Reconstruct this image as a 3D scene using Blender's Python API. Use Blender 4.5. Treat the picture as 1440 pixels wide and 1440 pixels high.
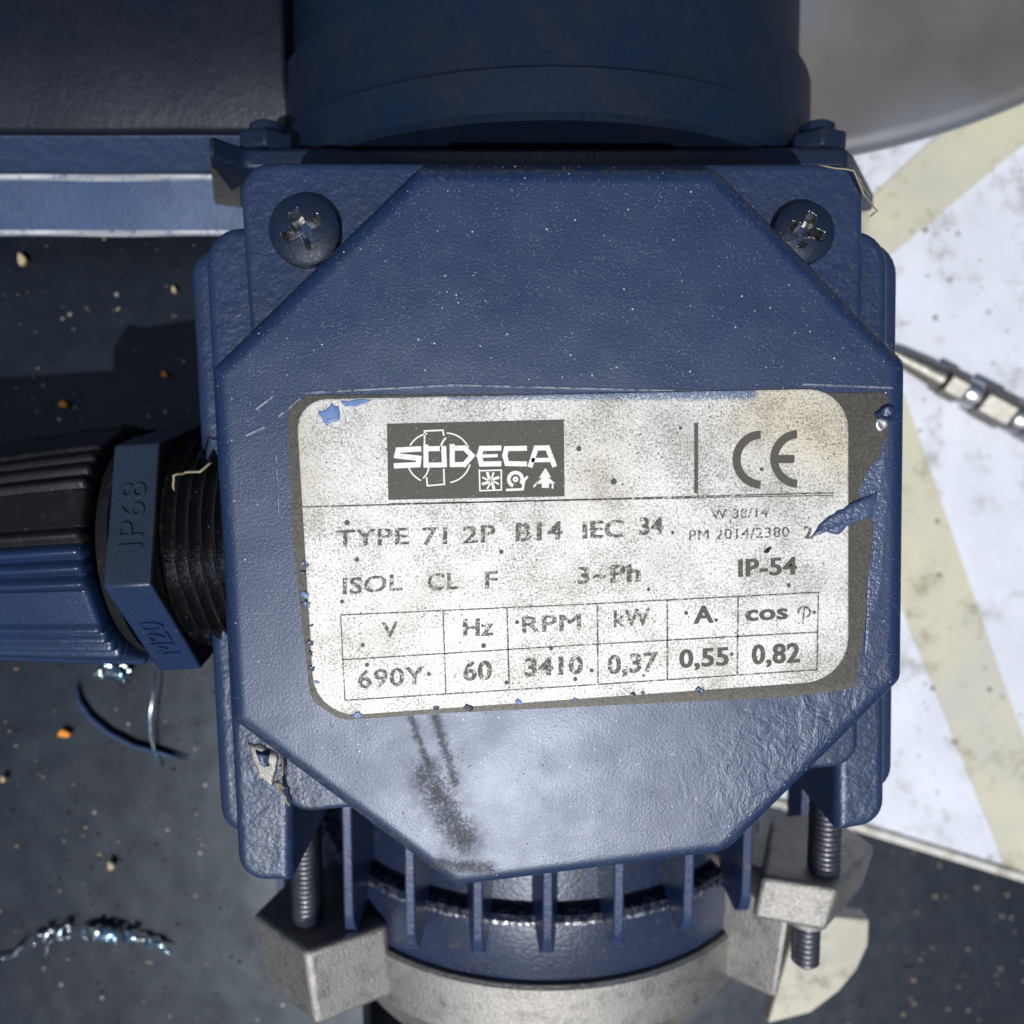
import bpy, bmesh, math, random
from mathutils import Vector, Matrix, noise
random.seed(7)
R = math.radians
for o in list(bpy.data.objects): bpy.data.objects.remove(o)
scene = bpy.context.scene
COL = scene.collection

# ---------------- camera, sky, sun, exposure ----------------
F_PX, H, TILT = 1080.0, 108.0, math.atan(100/1080)      # focal length in photo pixels, height over the lid in mm
cam_d = bpy.data.cameras.new('camera'); cam = bpy.data.objects.new('camera', cam_d); COL.objects.link(cam)
cam_d.sensor_width = 36; cam_d.lens = 36*F_PX/1440
cam.location = (0, 0, H*.001); cam.rotation_euler = (-TILT, 0, 0)
cam_d.clip_start = .005; cam_d.clip_end = 60
cam_d.dof.use_dof = True; cam_d.dof.focus_distance = .112; cam_d.dof.aperture_fstop = 18
scene.camera = cam

SLOPE = (-.04, -.46)                       # sun's lean per unit of height
SUN = Vector((*SLOPE, 1)).normalized()
SUN_EL = math.asin(SUN.z); SUN_AZ = math.atan2(SUN.x, SUN.y)
w = bpy.data.worlds.new('World'); scene.world = w; w.use_nodes = True
wn = w.node_tree; wn.nodes.clear()
sky = wn.nodes.new('ShaderNodeTexSky'); sky.sky_type = 'NISHITA'; sky.sun_disc = False
sky.sun_elevation = SUN_EL; sky.sun_rotation = SUN_AZ; sky.air_density = 1.0; sky.dust_density = 3.0; sky.ozone_density = 1.0
bg = wn.nodes.new('ShaderNodeBackground'); bg.inputs[1].default_value = .075
wo = wn.nodes.new('ShaderNodeOutputWorld')
wn.links.new(sky.outputs[0], bg.inputs[0]); wn.links.new(bg.outputs[0], wo.inputs[0])
sd = bpy.data.lights.new('sun', 'SUN'); sd.energy = 3.6; sd.angle = R(.5); sd.color = (1, .98, .955)
so = bpy.data.objects.new('sun', sd); COL.objects.link(so)
so.rotation_euler = SUN.to_track_quat('Z', 'Y').to_euler()
scene.view_settings.view_transform = 'Standard'; scene.view_settings.look = 'None'
scene.view_settings.exposure = 0.0; scene.view_settings.gamma = 1

# ---------------- measuring ----------------
ct, st = math.cos(TILT), math.sin(TILT)
def P(px, py, z):
    """point of the plane at height z (mm) seen at photo pixel px, py"""
    a, b = (px-720)/F_PX, (720-py)/F_PX
    d = Vector((a, -st + b*ct, -ct - b*st))
    k = (z-H)/d.z
    return Vector((d.x*k, d.y*k, z))
def PY(px, py, y):
    """(x, z) where photo pixel px, py meets the upright plane at y (mm)"""
    a, b = (px-720)/F_PX, (720-py)/F_PX
    d = Vector((a, -st + b*ct, -ct - b*st)); k = y/d.y
    return (d.x*k, H+d.z*k)

# ---------------- nodes ----------------
class NT:
    def __init__(s, name):
        s.m = bpy.data.materials.new(name); s.m.use_nodes = True; s.t = s.m.node_tree; s.t.nodes.clear()
        s.out = s.n('OutputMaterial'); s.b = s.n('BsdfPrincipled'); s.l(s.b.outputs[0], s.out.inputs[0])
        tc = s.n('TexCoord'); v = s.n('VectorMath'); v.operation = 'SCALE'; v.inputs['Scale'].default_value = 1000
        s.l(tc.outputs['Object'], v.inputs[0]); s.co = v.outputs[0]          # object coordinates in mm
    def n(s, t): return s.t.nodes.new('ShaderNode'+t)
    def l(s, a, b): s.t.links.new(a, b)
    def set(s, k, v):
        i = s.b.inputs[k]
        if hasattr(v, 'is_linked') or hasattr(v, 'links'): s.l(v, i)
        elif isinstance(v, tuple): i.default_value = (*v, 1)
        else: i.default_value = v
    def noise(s, scale, detail=3, rough=.55, vec=None, dist=0, off=None):
        n = s.n('TexNoise'); n.inputs['Scale'].default_value = scale; n.inputs['Detail'].default_value = detail
        n.inputs['Roughness'].default_value = rough; n.inputs['Distortion'].default_value = dist
        v = vec or s.co
        if off: v = s.vadd(v, off)
        s.l(v, n.inputs['Vector']); return n.outputs['Fac']
    def vadd(s, v, off, scale=None):
        m = s.n('Mapping'); m.inputs['Location'].default_value = off
        if scale: m.inputs['Scale'].default_value = scale
        s.l(v, m.inputs[0]); return m.outputs[0]
    def vor(s, scale, feature='F1', rnd=1, vec=None):
        n = s.n('TexVoronoi'); n.inputs['Scale'].default_value = scale; n.feature = feature; n.inputs['Randomness'].default_value = rnd
        s.l(vec or s.co, n.inputs['Vector']); return n
    def ramp(s, f, a, b, x=0., y=1.):
        n = s.n('MapRange'); n.interpolation_type = 'SMOOTHSTEP'
        n.inputs[1].default_value = a; n.inputs[2].default_value = b; n.inputs[3].default_value = x; n.inputs[4].default_value = y
        s.l(f, n.inputs[0]); return n.outputs[0]
    def math(s, op, a, b=None, clamp=False):
        n = s.n('Math'); n.operation = op; n.use_clamp = clamp
        for i, v in enumerate((a, b)):
            if v is None: continue
            if isinstance(v, (int, float)): n.inputs[i].default_value = v
            else: s.l(v, n.inputs[i])
        return n.outputs[0]
    def mix(s, f, a, b):
        n = s.n('Mix'); n.data_type = 'RGBA'
        if isinstance(f, (int, float)): n.inputs[0].default_value = f
        else: s.l(f, n.inputs[0])
        for i, v in ((6, a), (7, b)):
            if isinstance(v, tuple): n.inputs[i].default_value = (*v, 1)
            else: s.l(v, n.inputs[i])
        return n.outputs[2]
    def bump(s, h, dist, strength=1, prev=None):
        n = s.n('Bump'); n.inputs['Distance'].default_value = dist*.001; n.inputs['Strength'].default_value = strength
        s.l(h, n.inputs['Height'])
        if prev: s.l(prev, n.inputs['Normal'])
        return n.outputs[0]
    def xyz(s):
        n = s.n('SeparateXYZ'); s.l(s.co, n.inputs[0]); return n.outputs
    def capsule(s, a, b, r, soft):
        """1 inside a capsule between 2-D points a and b (mm, x-y)"""
        x, y, _ = s.xyz()
        dx, dy = b[0]-a[0], b[1]-a[1]; L2 = dx*dx+dy*dy
        px = s.math('SUBTRACT', x, a[0]); py = s.math('SUBTRACT', y, a[1])
        t = s.math('ADD', s.math('MULTIPLY', px, dx/L2), s.math('MULTIPLY', py, dy/L2), clamp=True)
        ex = s.math('SUBTRACT', px, s.math('MULTIPLY', t, dx)); ey = s.math('SUBTRACT', py, s.math('MULTIPLY', t, dy))
        d = s.math('SQRT', s.math('ADD', s.math('MULTIPLY', ex, ex), s.math('MULTIPLY', ey, ey)))
        return s.ramp(d, r+soft, r-soft if r > soft else 0)

ORIG = Vector((7, -10, -165))             # the motor's foot point; its parts are modelled from here
def loc2(px, py, z=0): v = P(px, py, z)-ORIG; return (v.x, v.y)

def paint(name, col, rough, bump_s, bump_d, spec=.5, dirt=.3, specks=0., dirtcol=(.05, .045, .035), coarse=None):
    s = NT(name)
    big = s.noise(.08, 4, .6); fine = s.noise(2.2, 4, .7)
    c = s.mix(s.ramp(big, .35, .7), col, tuple(v*.72+.004 for v in col))
    dm = s.math('MULTIPLY', s.ramp(s.noise(.35, 6, .75, off=(3, 8, 1)), .52, .75), dirt)
    c = s.mix(dm, c, dirtcol)
    if specks:
        v = s.vor(1.7); m1 = s.ramp(v.outputs['Distance'], .13, .05)
        sel = s.ramp(s.noise(.9, 2, off=(9, 0, 0)), .50, .62)
        m1 = s.math('MULTIPLY', m1, sel)
        v2 = s.vor(.55); m2 = s.math('MULTIPLY', s.ramp(v2.outputs['Distance'], .075, .04), s.ramp(s.noise(.3, 2, off=(0, 9, 0)), .45, .5))
        m = s.math('MULTIPLY', s.math('ADD', s.math('MULTIPLY', m1, .55), m2, clamp=True), specks)
        c = s.mix(m, c, (.45, .5, .6))
    s.set('Base Color', c); s.set('Specular Tint', (.80, .87, 1.0))
    rr = s.ramp(fine, .2, .8, rough-.1, rough+.12)
    s.set('Roughness', rr); s.set('Specular IOR Level', spec)
    h = s.noise(bump_s, 3, .6); n1 = s.bump(h, bump_d)
    if coarse: n1 = s.bump(s.noise(coarse[0], 2, .5, off=(5, 5, 5)), coarse[1], prev=n1)
    s.set('Normal', n1)
    return s

M = {}
BLUE = (.011, .028, .085)
M['lid'] = None
M['cast'] = paint('cast_blue_paint', (.012, .027, .075), .38, 1.5, .10, .55, .35, .25, coarse=(.35, .25)).m
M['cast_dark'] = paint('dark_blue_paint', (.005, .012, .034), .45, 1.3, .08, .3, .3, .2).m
M['body'] = paint('body_blue_paint', (.012, .022, .058), .36, 1.2, .12, .55, .5, .5, dirtcol=(.10, .085, .065)).m
M['fin'] = paint('fin_blue_paint', (.010, .026, .085), .33, 1.1, .06, .55, .9, .2, dirtcol=(.11, .095, .075)).m
M['gland_blue'] = paint('gland_blue_paint', (.006, .021, .068), .34, 1.6, .06, .55, .15, .2).m
M['gland_slate'] = paint('gland_slate_plastic', (.016, .028, .052), .42, 1.6, .05, .35, .4, .2).m
M['black'] = paint('black_plastic', (.006, .006, .007), .5, 1.4, .05, .3, .6, .15, dirtcol=(.05, .035, .025)).m
M['grease'] = paint('greasy_black_plastic', (.004, .004, .005), .24, 1.2, .12, .6, .7, .4, dirtcol=(.04, .03, .02)).m
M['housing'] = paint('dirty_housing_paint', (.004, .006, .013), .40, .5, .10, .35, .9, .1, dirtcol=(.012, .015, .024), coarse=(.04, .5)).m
M['strip'] = paint('flange_blue_paint', (.024, .056, .135), .42, .7, .08, .4, .35, .1, dirtcol=(.12, .12, .12)).m
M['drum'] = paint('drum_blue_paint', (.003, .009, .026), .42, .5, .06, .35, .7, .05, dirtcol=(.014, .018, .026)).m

def metal(name, col, rough, bs=2., bd=.02, dirt=.4, aniso=None):
    s = NT(name)
    c = s.mix(s.math('MULTIPLY', s.ramp(s.noise(.25, 5, .7), .45, .75), dirt), col, tuple(v*.35 for v in col))
    s.set('Base Color', c); s.set('Metallic', 1.0); s.set('Roughness', s.ramp(s.noise(1.5, 4), .2, .8, rough-.08, rough+.15))
    v = s.vadd(s.co, (0, 0, 0), aniso) if aniso else None
    s.set('Normal', s.bump(s.noise(bs, 4, .7, vec=v), bd))
    return s.m
M['alu'] = metal('cast_aluminium', (.33, .325, .31), .50, 1.6, .22, .6)
M['steel'] = metal('zinc_plated_steel', (.34, .34, .36), .36, 3, .02, .5)
M['thread'] = metal('dark_threaded_steel', (.20, .20, .22), .35, 3, .02, .6)
M['nickel'] = metal('worn_nickel', (.24, .235, .215), .48, 2, .02, .6)
M['bright'] = metal('bright_bare_metal', (.5, .5, .52), .3, 2, .02, .2)
M['worn_slot'] = metal('worn_slot', (.5, .5, .49), .22, 2, .02, .5)
s = NT('sheet_steel'); g0 = s.noise(.012, 3, .5)
s.set('Base Color', s.mix(s.ramp(g0, .4, .6), (.21, .195, .175), (.21, .23, .255))); s.set('Metallic', .75); s.set('Roughness', s.ramp(s.noise(.03, 3), .3, .7, .38, .52)); s.set('Normal', s.bump(s.noise(.05, 2), .15)); M['drum_steel'] = s.m
s = NT('swarf_metal'); s.set('Metallic', 1.0); s.set('Roughness', .22)
s.set('Base Color', s.mix(s.ramp(s.noise(.25, 2), .4, .6), (.7, .75, .78), (.25, .42, .55))); M['swarf'] = s.m

s = NT('worn_edge'); wm = s.ramp(s.noise(.7, 5, .75), .48, .6)
s.set('Base Color', s.mix(wm, (.012, .022, .058), (.45, .46, .48))); s.set('Metallic', wm); s.set('Roughness', .4); s.set('Normal', s.bump(s.noise(1.5, 4), .2)); M['worn_edge'] = s.m
# the lid's paint: glossy, orange-peeled, with dust specks, a grime streak below the plate, paint runs lower right
def lid_material():
    s = NT('lid_blue_paint')
    big = s.noise(.06, 3, .5)
    c = s.mix(s.ramp(big, .35, .7), (.003, .0155, .060), (.004, .018, .058))
    # pale dust
    v = s.vor(3.0); m1 = s.math('MULTIPLY', s.ramp(v.outputs['Distance'], .22, .08), s.ramp(s.noise(1.3, 3, .7, off=(9, 0, 0)), .45, .6))
    v2 = s.vor(.9); m2 = s.math('MULTIPLY', s.ramp(v2.outputs['Distance'], .12, .06), s.ramp(s.noise(.6, 2, off=(0, 9, 0)), .54, .6))
    c = s.mix(s.math('ADD', s.math('MULTIPLY', m1, .5), s.math('MULTIPLY', m2, .95), clamp=True), c, (.6, .65, .75))
    # black pinholes and grit
    v3 = s.vor(1.25, vec=s.vadd(s.co, (4.4, 2.2, 0))); g = s.math('MULTIPLY', s.ramp(v3.outputs['Distance'], .16, .09), s.ramp(s.noise(.5, 3, off=(20, 1, 0)), .53, .6))
    # grime streaks under the plate
    st_ = None
    for a, b, r, so_ in (((578, 1010), (602, 1075), .55, .9), ((600, 1090), (650, 1180), 2.2, 3.2), ((612, 1010), (640, 1100), .5, 1.2),
                         ((620, 1215), (690, 1222), .5, 1.8)):
        k = s.capsule(loc2(*a), loc2(*b), r, so_)
        st_ = k if st_ is None else s.math('MAXIMUM', st_, k)
    gr = s.ramp(s.math('ADD', s.noise(2.0, 6, .85, off=(1, 1, 1)), s.math('MULTIPLY', st_, .26)), .66, .76)
    gr = s.math('MULTIPLY', s.math('ADD', s.math('MULTIPLY', gr, .55), s.ramp(s.noise(.4, 5, .7, off=(6, 6, 1)), .35, .7, 0, .5)), st_)
    # brown grime in the edge
    edge = s.capsule(loc2(590, 238), loc2(1005, 238), .25, .9)
    edge = s.math('MAXIMUM', edge, s.capsule(loc2(1005, 238), loc2(1262, 500), .0, .9))
    edge = s.math('MAXIMUM', edge, s.capsule(loc2(330, 1012), loc2(640, 1245), .2, 1.0))
    edge = s.math('MULTIPLY', edge, s.ramp(s.noise(.9, 5, .8, off=(7, 3, 3)), .42, .6, 0, .8))
    dirt = s.math('MAXIMUM', s.math('MAXIMUM', g, gr), edge)
    c = s.mix(dirt, c, s.mix(s.noise(1, 2), (.012, .014, .012), (.06, .055, .04)))
    # scratches
    sc = None
    for a, b in (((430, 552), (640, 541)), ((640, 541), (900, 548)), ((900, 548), (1240, 556)), ((1130, 540), (1255, 545)), ((1244, 600), (1200, 850)), ((360, 575), (385, 556)), ((346, 612), (372, 600)), ((392, 585), (420, 562)), ((420, 562), (470, 556)), ((388, 640), (392, 720)), ((1205, 905), (1185, 985))):
        k = s.capsule(loc2(*a), loc2(*b), .0, .22); sc = k if sc is None else s.math('MAXIMUM', sc, k)
    sc = s.math('MULTIPLY', sc, s.ramp(s.noise(.8, 5, .8, off=(2, 2, 9)), .38, .52))
    c = s.mix(s.math('MULTIPLY', sc, .7), c, (.30, .33, .38))
    s.set('Base Color', c)
    rough = s.ramp(s.noise(.12, 4, .6, off=(3, 3, 3)), .3, .7, .39, .455)
    s.set('Roughness', s.mix(dirt, rough, (.8, .8, .8)))
    s.set('Specular IOR Level', .85); s.set('Specular Tint', (.78, .85, 1.0))
    runs = s.capsule(loc2(1090, 1110), loc2(1230, 990), 3, 15)
    peel = s.noise(2.4, 3, .65); n1 = s.bump(s.math('MULTIPLY', peel, s.ramp(s.noise(.05, 3, off=(4, 4, 4)), .35, .65, .7, 1)), .05)
    n1 = s.bump(s.noise(.07, 2, .4, off=(8, 8, 0)), .35, prev=n1)
    rh = s.math('MULTIPLY', s.noise(.42, 4, .6, vec=s.vadd(s.co, (0, 0, 0), (1, .8, 1)), dist=.8), runs)
    n1 = s.bump(rh, .30, prev=n1)
    n1 = s.bump(sc, .1, prev=n1)
    s.set('Normal', n1)
    return s.m
M['lid'] = lid_material()

# nameplate foil, its ink
def foil(name, ink):
    s = NT(name)
    n1 = s.noise(3.0, 5, .9); cl = s.ramp(s.noise(.13, 4, .7, off=(1, 9, 9)), .35, .7, -.02, .055)
    grain = s.ramp(s.math('SUBTRACT', n1, cl), .42, .50, 1, 0)
    v = s.vor(1.0, vec=s.vadd(s.co, (1.3, .7, 0))); dots = s.math('MULTIPLY', s.ramp(v.outputs['Distance'], .15, .10), s.ramp(s.noise(.35, 2, off=(4, 9, 2)), .50, .56))
    blot = s.ramp(s.noise(.10, 4, .65, off=(6, 2, 2)), .42, .72)
    c = s.mix(blot, (.64, .65, .64), (.51, .515, .495))
    tr = s.capsule(loc2(1090, 575), loc2(1185, 620), 3, 9); c = s.mix(s.math('MULTIPLY', tr, .6), c, (.52, .44, .28))
    tr2 = s.capsule(loc2(840, 600), loc2(845, 690), 1, 8); c = s.mix(s.math('MULTIPLY', tr2, .35), c, (.5, .45, .35))
    lf = s.capsule(loc2(425, 590), loc2(430, 720), 1, 4); c = s.mix(s.math('MULTIPLY', lf, .5), c, (.40, .37, .30))
    c = s.mix(s.math('MULTIPLY', grain, .85), c, (.16, .155, .125))
    # thin blue overspray along the upper edge
    ov = s.capsule(loc2(640, 547), loc2(1050, 547), .1, 2.8)
    ov = s.math('MULTIPLY', ov, s.ramp(s.noise(3, 4, .8, off=(1, 5, 5)), .30, .55))
    ov = s.ramp(ov, .25, .6)
    c = s.mix(s.math('MULTIPLY', ov, .85), c, (.05, .10, .22))
    c = s.mix(dots, c, (.05, .05, .045))
    if ink:
        wear = s.ramp(s.noise(1.7, 5, .85, off=(2, 7, 4)), .515, .575) if ink == 2 else s.ramp(s.noise(2.6, 5, .85, off=(2, 7, 4)), .61, .68)
        c = s.mix(wear, s.mix(s.noise(3, 2), (.05, .049, .043), (.095, .092, .08)), c)
    s.set('Base Color', c); s.set('Metallic', .3); s.set('Roughness', .5 if not ink else .6)
    s.set('Normal', s.bump(n1, .05))
    return s.m
M['foil'] = foil('nameplate_foil', 0); M['ink'] = foil('solid_ink', 1); M['ink_worn'] = foil('worn_ink', 2)
s = NT('bare_border'); n1 = s.noise(3, 4, .8)
s.set('Base Color', s.mix(s.ramp(n1, .3, .7), (.035, .034, .030), (.11, .105, .09))); s.set('Roughness', .5); s.set('Metallic', .3); s.set('Normal', s.bump(n1, .05)); M['border'] = s.m
s = NT('logo_white'); n1 = s.noise(2.8, 4, .8)
s.set('Base Color', s.mix(s.ramp(n1, .60, .68), (.72, .72, .68), (.11, .105, .09))); s.set('Roughness', .5); M['logo_white'] = s.m

def ground_mat():
    s = NT('dark_rubber_plate')
    c = s.mix(s.ramp(s.noise(.02, 3, .5), .3, .7), (.003, .005, .010), (.004, .007, .013))
    c = s.mix(s.math('MULTIPLY', s.ramp(s.noise(.12, 6, .75, off=(5, 1, 1)), .5, .75), .5), c, (.009, .011, .015))
    v = s.vor(.22); c = s.mix(s.math('MULTIPLY', s.ramp(v.outputs['Distance'], .16, .05), s.ramp(s.noise(.07, 2), .5, .6)), c, (.25, .24, .2))
    v = s.vor(.35, vec=s.vadd(s.co, (3, 4, 0))); c = s.mix(s.math('MULTIPLY', s.ramp(v.outputs['Distance'], .22, .1), .8), c, (.010, .011, .013))
    s.set('Base Color', c); s.set('Roughness', s.ramp(s.noise(.15, 5), .3, .7, .33, .39)); s.set('Specular IOR Level', .4); s.set('Specular Tint', (.75, .87, 1.0))
    n1 = s.bump(s.noise(.6, 3, .6), .02); n1 = s.bump(s.noise(.04, 2), .6, prev=n1); s.set('Normal', n1)
    return s.m
M['ground'] = ground_mat()
def board_mat(name, c1, c2, c3):
    s = NT(name)
    c = s.mix(s.ramp(s.noise(.03, 5, .65), .35, .7), c1, c2)
    sm = s.math('MULTIPLY', s.ramp(s.noise(.06, 7, .78, off=(40, 3, 3)), .50, .66), .8)
    c = s.mix(sm, c, c3)
    v = s.vor(.12); c = s.mix(s.math('MULTIPLY', s.ramp(v.outputs['Distance'], .17, .06), s.ramp(s.noise(.05, 2, off=(9, 9, 9)), .45, .6)), c, (.16, .17, .17))
    s.set('Base Color', c); s.set('Roughness', .5); s.set('Normal', s.bump(s.noise(.3, 4), .1))
    return s.m
M['board'] = board_mat('white_board', (.60, .64, .72), (.52, .56, .63), (.30, .31, .31))
M['tape'] = board_mat('masking_tape', (.50, .49, .37), (.43, .435, .385), (.26, .24, .15))
M['tape'].node_tree.nodes
M['edge'] = board_mat('board_edge', (.62, .62, .58), (.45, .45, .42), (.25, .24, .2))
M['pale'] = board_mat('pale_plate', (.46, .44, .36), (.36, .35, .30), (.18, .17, .13))
def flat(name, c, r=.6):
    s = NT(name); s.set('Base Color', s.mix(s.noise(1.5, 3), c, tuple(v*.5 for v in c))); s.set('Roughness', r); return s.m
M['orange'] = flat('orange_chip', (.85, .30, .015)); M['sand'] = flat('sandy_crumb', (.50, .42, .25)); M['grit'] = flat('dark_grit', (.03, .03, .03)); M['fluff'] = flat('dry_fibre', (.30, .26, .17))

# ---------------- building ----------------
def mesh_obj(name, verts, faces, mats, parent=None, origin=None, smooth=True, mi=None, bevel=0, auto=None):
    """verts in mm (world); the object stands at its parent's origin"""
    og = origin if origin is not None else (parent_origin.get(parent.name) if parent else Vector((0, 0, 0)))
    me = bpy.data.meshes.new(name)
    me.from_pydata([((Vector(v)-og)*.001)[:] for v in verts], [], faces)
    for m in (mats if isinstance(mats, (list, tuple)) else [mats]): me.materials.append(m)
    if mi: me.polygons.foreach_set('material_index', mi)
    bm = bmesh.new(); bm.from_mesh(me); bmesh.ops.remove_doubles(bm, verts=bm.verts, dist=2e-6 if smooth else 1e-7); bmesh.ops.recalc_face_normals(bm, faces=bm.faces); bm.to_mesh(me); bm.free()
    me.polygons.foreach_set('use_smooth', [smooth]*len(me.polygons))
    if smooth and auto: me.set_sharp_from_angle(angle=R(auto))
    o = bpy.data.objects.new(name, me); COL.objects.link(o)
    if parent: o.parent = parent
    else: o.location = og*.001
    parent_origin[o.name] = og
    if bevel:
        b = o.modifiers.new('bevel', 'BEVEL'); b.width = bevel*.001; b.segments = 3; b.limit_method = 'ANGLE'; b.angle_limit = R(35); b.harden_normals = False
    return o
parent_origin = {}
def tag(o, label=None, cat=None, group=None, kind=None):
    for k, v in (('label', label), ('category', cat), ('group', group), ('kind', kind)):
        if v: o[k] = v
    return o
def empty(name, at):
    e = bpy.data.objects.new(name, None); COL.objects.link(e); e.location = at*.001; e.empty_display_size = .01
    parent_origin[e.name] = Vector(at); return e

def fillet(pts, rad, n=7):
    out = []; N = len(pts)
    for i, p in enumerate(pts):
        r = rad[i] if isinstance(rad, (list, tuple)) else rad
        a, b = Vector(pts[i-1]), Vector(pts[(i+1) % N]); p = Vector(p)
        u, v = (a-p).normalized(), (b-p).normalized()
        ang = u.angle(v); d = min(r/math.tan(ang/2), (a-p).length*.48, (b-p).length*.48); r = d*math.tan(ang/2)
        c = p+(u+v).normalized()*(r/math.sin(ang/2))
        s0, s1 = p+u*d-c, p+v*d-c
        for k in range(n+1):
            t = k/n; th = s0.angle(s1, 0)
            w_ = (s0*math.sin((1-t)*th)+s1*math.sin(t*th))/math.sin(th) if th > 1e-4 else s0
            out.append(c+w_)
    return out
def inset(pts, d):
    """2-D offset inwards; pts counter-clockwise or clockwise, detected"""
    N = len(pts); A = sum(pts[i][0]*pts[(i+1) % N][1]-pts[(i+1) % N][0]*pts[i][1] for i in range(N))
    sg = 1 if A > 0 else -1; out = []
    for i in range(N):
        a, p, b = Vector(pts[i-1][:2]), Vector(pts[i][:2]), Vector(pts[(i+1) % N][:2])
        e1, e2 = (p-a), (b-p)
        if e1.length < 1e-6: e1 = e2
        if e2.length < 1e-6: e2 = e1
        e1.normalize(); e2.normalize()
        n1, n2 = Vector((-e1.y, e1.x))*sg, Vector((-e2.y, e2.x))*sg
        n = (n1+n2); n.normalize(); k = d/max(.5, n.dot(n1))
        out.append(p+n*k)
    return out
class Outline:
    def __init__(s, corners, rad):
        s.c = corners; s.r = rad if isinstance(rad, (list, tuple)) else [rad]*len(corners)
    def ring(s, d, n=7):
        q = inset(s.c, d) if d else [Vector(p[:2]) for p in s.c]
        return fillet([v.to_3d() for v in q], [max(.12, r-d) for r in s.r], n)
def px_poly(corners, z, rad):
    return Outline([P(x, y, z).xy for x, y in corners], rad)
def slab(name, poly, prof, mat, parent=None, origin=None, auto=40, wobble=0, sub=None):
    """poly: Outline (mm); prof: list of (inset, z) from the bottom ring to the top ring; closed both ends"""
    V, Fc = [], []
    for k, (d, z) in enumerate(prof):
        q = poly.ring(d); n = len(q)
        for p in q: V.append((p.x, p.y, z + (wobble*noise.noise(Vector((p.x*.12, p.y*.12, 3))) if wobble else 0)))
    for k in range(len(prof)-1):
        for i in range(n):
            j = (i+1) % n; Fc.append((k*n+i, k*n+j, (k+1)*n+j, (k+1)*n+i))
    Fc.append(tuple(range(n))); Fc.append(tuple(range((len(prof)-1)*n, len(prof)*n)))
    return mesh_obj(name, V, Fc, mat, parent, origin, auto=auto)
def rnd_prof(z0, z1, r, k=6, taper=0, lip=.3):
    """side from z0 up to z1 with a rounded upper edge of radius r"""
    pr = [(0, z0)]
    for i in range(k+1):
        a = R(90*i/k); pr.append((taper+r*(1-math.cos(a)), z1-r+r*math.sin(a)))
    pr.append((taper+r+lip, z1)); return pr
def lathe(name, prof, axis, c, mat, parent=None, seg=64, a0=0, a1=360, pitch=0, auto=35, origin=None, caps=True, rfun=None):
    """prof: (s, r) along the axis 'X' or 'Y' through c=(p,q): p,q = (y,z) for X, (x,z) for Y"""
    V, Fc = [], []; full = a1-a0 >= 360; n = seg if full else seg+1
    for s_, r in prof:
        for i in range(n):
            a = R(a0+(a1-a0)*i/seg); rr = rfun(a, s_, r) if rfun else r
            ss = s_+pitch*i/seg
            u, v = c[0]+rr*math.sin(a), c[1]+rr*math.cos(a)
            V.append((ss, u, v) if axis == 'X' else (u, ss, v))
    for k in range(len(prof)-1):
        for i in range(n if full else n-1):
            j = (i+1) % n; Fc.append((k*n+i, k*n+j, (k+1)*n+j, (k+1)*n+i))
    if caps: Fc.append(tuple(range(n))); Fc.append(tuple(range((len(prof)-1)*n, len(prof)*n)))
    return mesh_obj(name, V, Fc, mat, parent, origin, auto=auto)
def prism(name, poly3, vec, mat, parent=None, bevel=.4, origin=None, mi=None, auto=35):
    n = len(poly3); V = [Vector(p) for p in poly3]+[Vector(p)+Vector(vec) for p in poly3]
    Fc = [(i, (i+1) % n, n+(i+1) % n, n+i) for i in range(n)]+[tuple(range(n)), tuple(range(n, 2*n))]
    return mesh_obj(name, V, Fc, mat, parent, origin, smooth=True, bevel=bevel, auto=auto, mi=mi)
def tube(name, pts, r, mat, parent=None, origin=None, seg=6, flatk=1):
    V, Fc = [], []; n = len(pts)
    up = Vector((0, 0, 1))
    for i, p in enumerate(pts):
        t = (Vector(pts[min(i+1, n-1)])-Vector(pts[max(i-1, 0)])).normalized()
        a = t.cross(up); a = a.normalized() if a.length > 1e-4 else Vector((1, 0, 0)); b = a.cross(t)
        rr = r*(1 if 0 < i < n-1 else .3)
        for k in range(seg):
            q = 2*math.pi*k/seg; V.append(Vector(p)+a*math.cos(q)*rr+b*math.sin(q)*rr*flatk)
    for i in range(n-1):
        for k in range(seg): Fc.append((i*seg+k, i*seg+(k+1) % seg, (i+1)*seg+(k+1) % seg, (i+1)*seg+k))
    Fc.append(tuple(range(seg))); Fc.append(tuple(range((n-1)*seg, n*seg)))
    return mesh_obj(name, V, Fc, mat, parent, origin)

# ---------------- the setting ----------------
GZ = -172
V = []; Fc = []; ng = 60
for i in range(ng+1):
    for j in range(ng+1):
        f = lambda t: math.copysign(abs(t)**3, t)*1500
        x, y = f(i/ng*2-1), f(j/ng*2-1); V.append((x, y, GZ+.8*noise.noise(Vector((x*.03, y*.03, 0)))))
for i in range(ng):
    for j in range(ng): Fc.append((i*(ng+1)+j, (i+1)*(ng+1)+j, (i+1)*(ng+1)+j+1, i*(ng+1)+j+1))
tag(mesh_obj('ground', V, Fc, M['ground'], origin=Vector((0, 0, GZ))), kind='structure')

# dark plate under the left side
PZ = -92
bpl = mesh_obj('base_plate', [(x, y, z) for z in (PZ-8, PZ) for x, y in ((-420, -320), (-41, -320), (-41, 80), (-420, 80))], [(0, 1, 2, 3), (4, 5, 6, 7), (0, 1, 5, 4), (1, 2, 6, 5), (2, 3, 7, 6), (3, 0, 4, 7)], M['ground'], origin=Vector((-200, -60, PZ-8)), bevel=.6, auto=30)
tag(bpl, 'dark dirty steel plate strewn with crumbs and shavings, left of the motor', 'steel plate')
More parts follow.
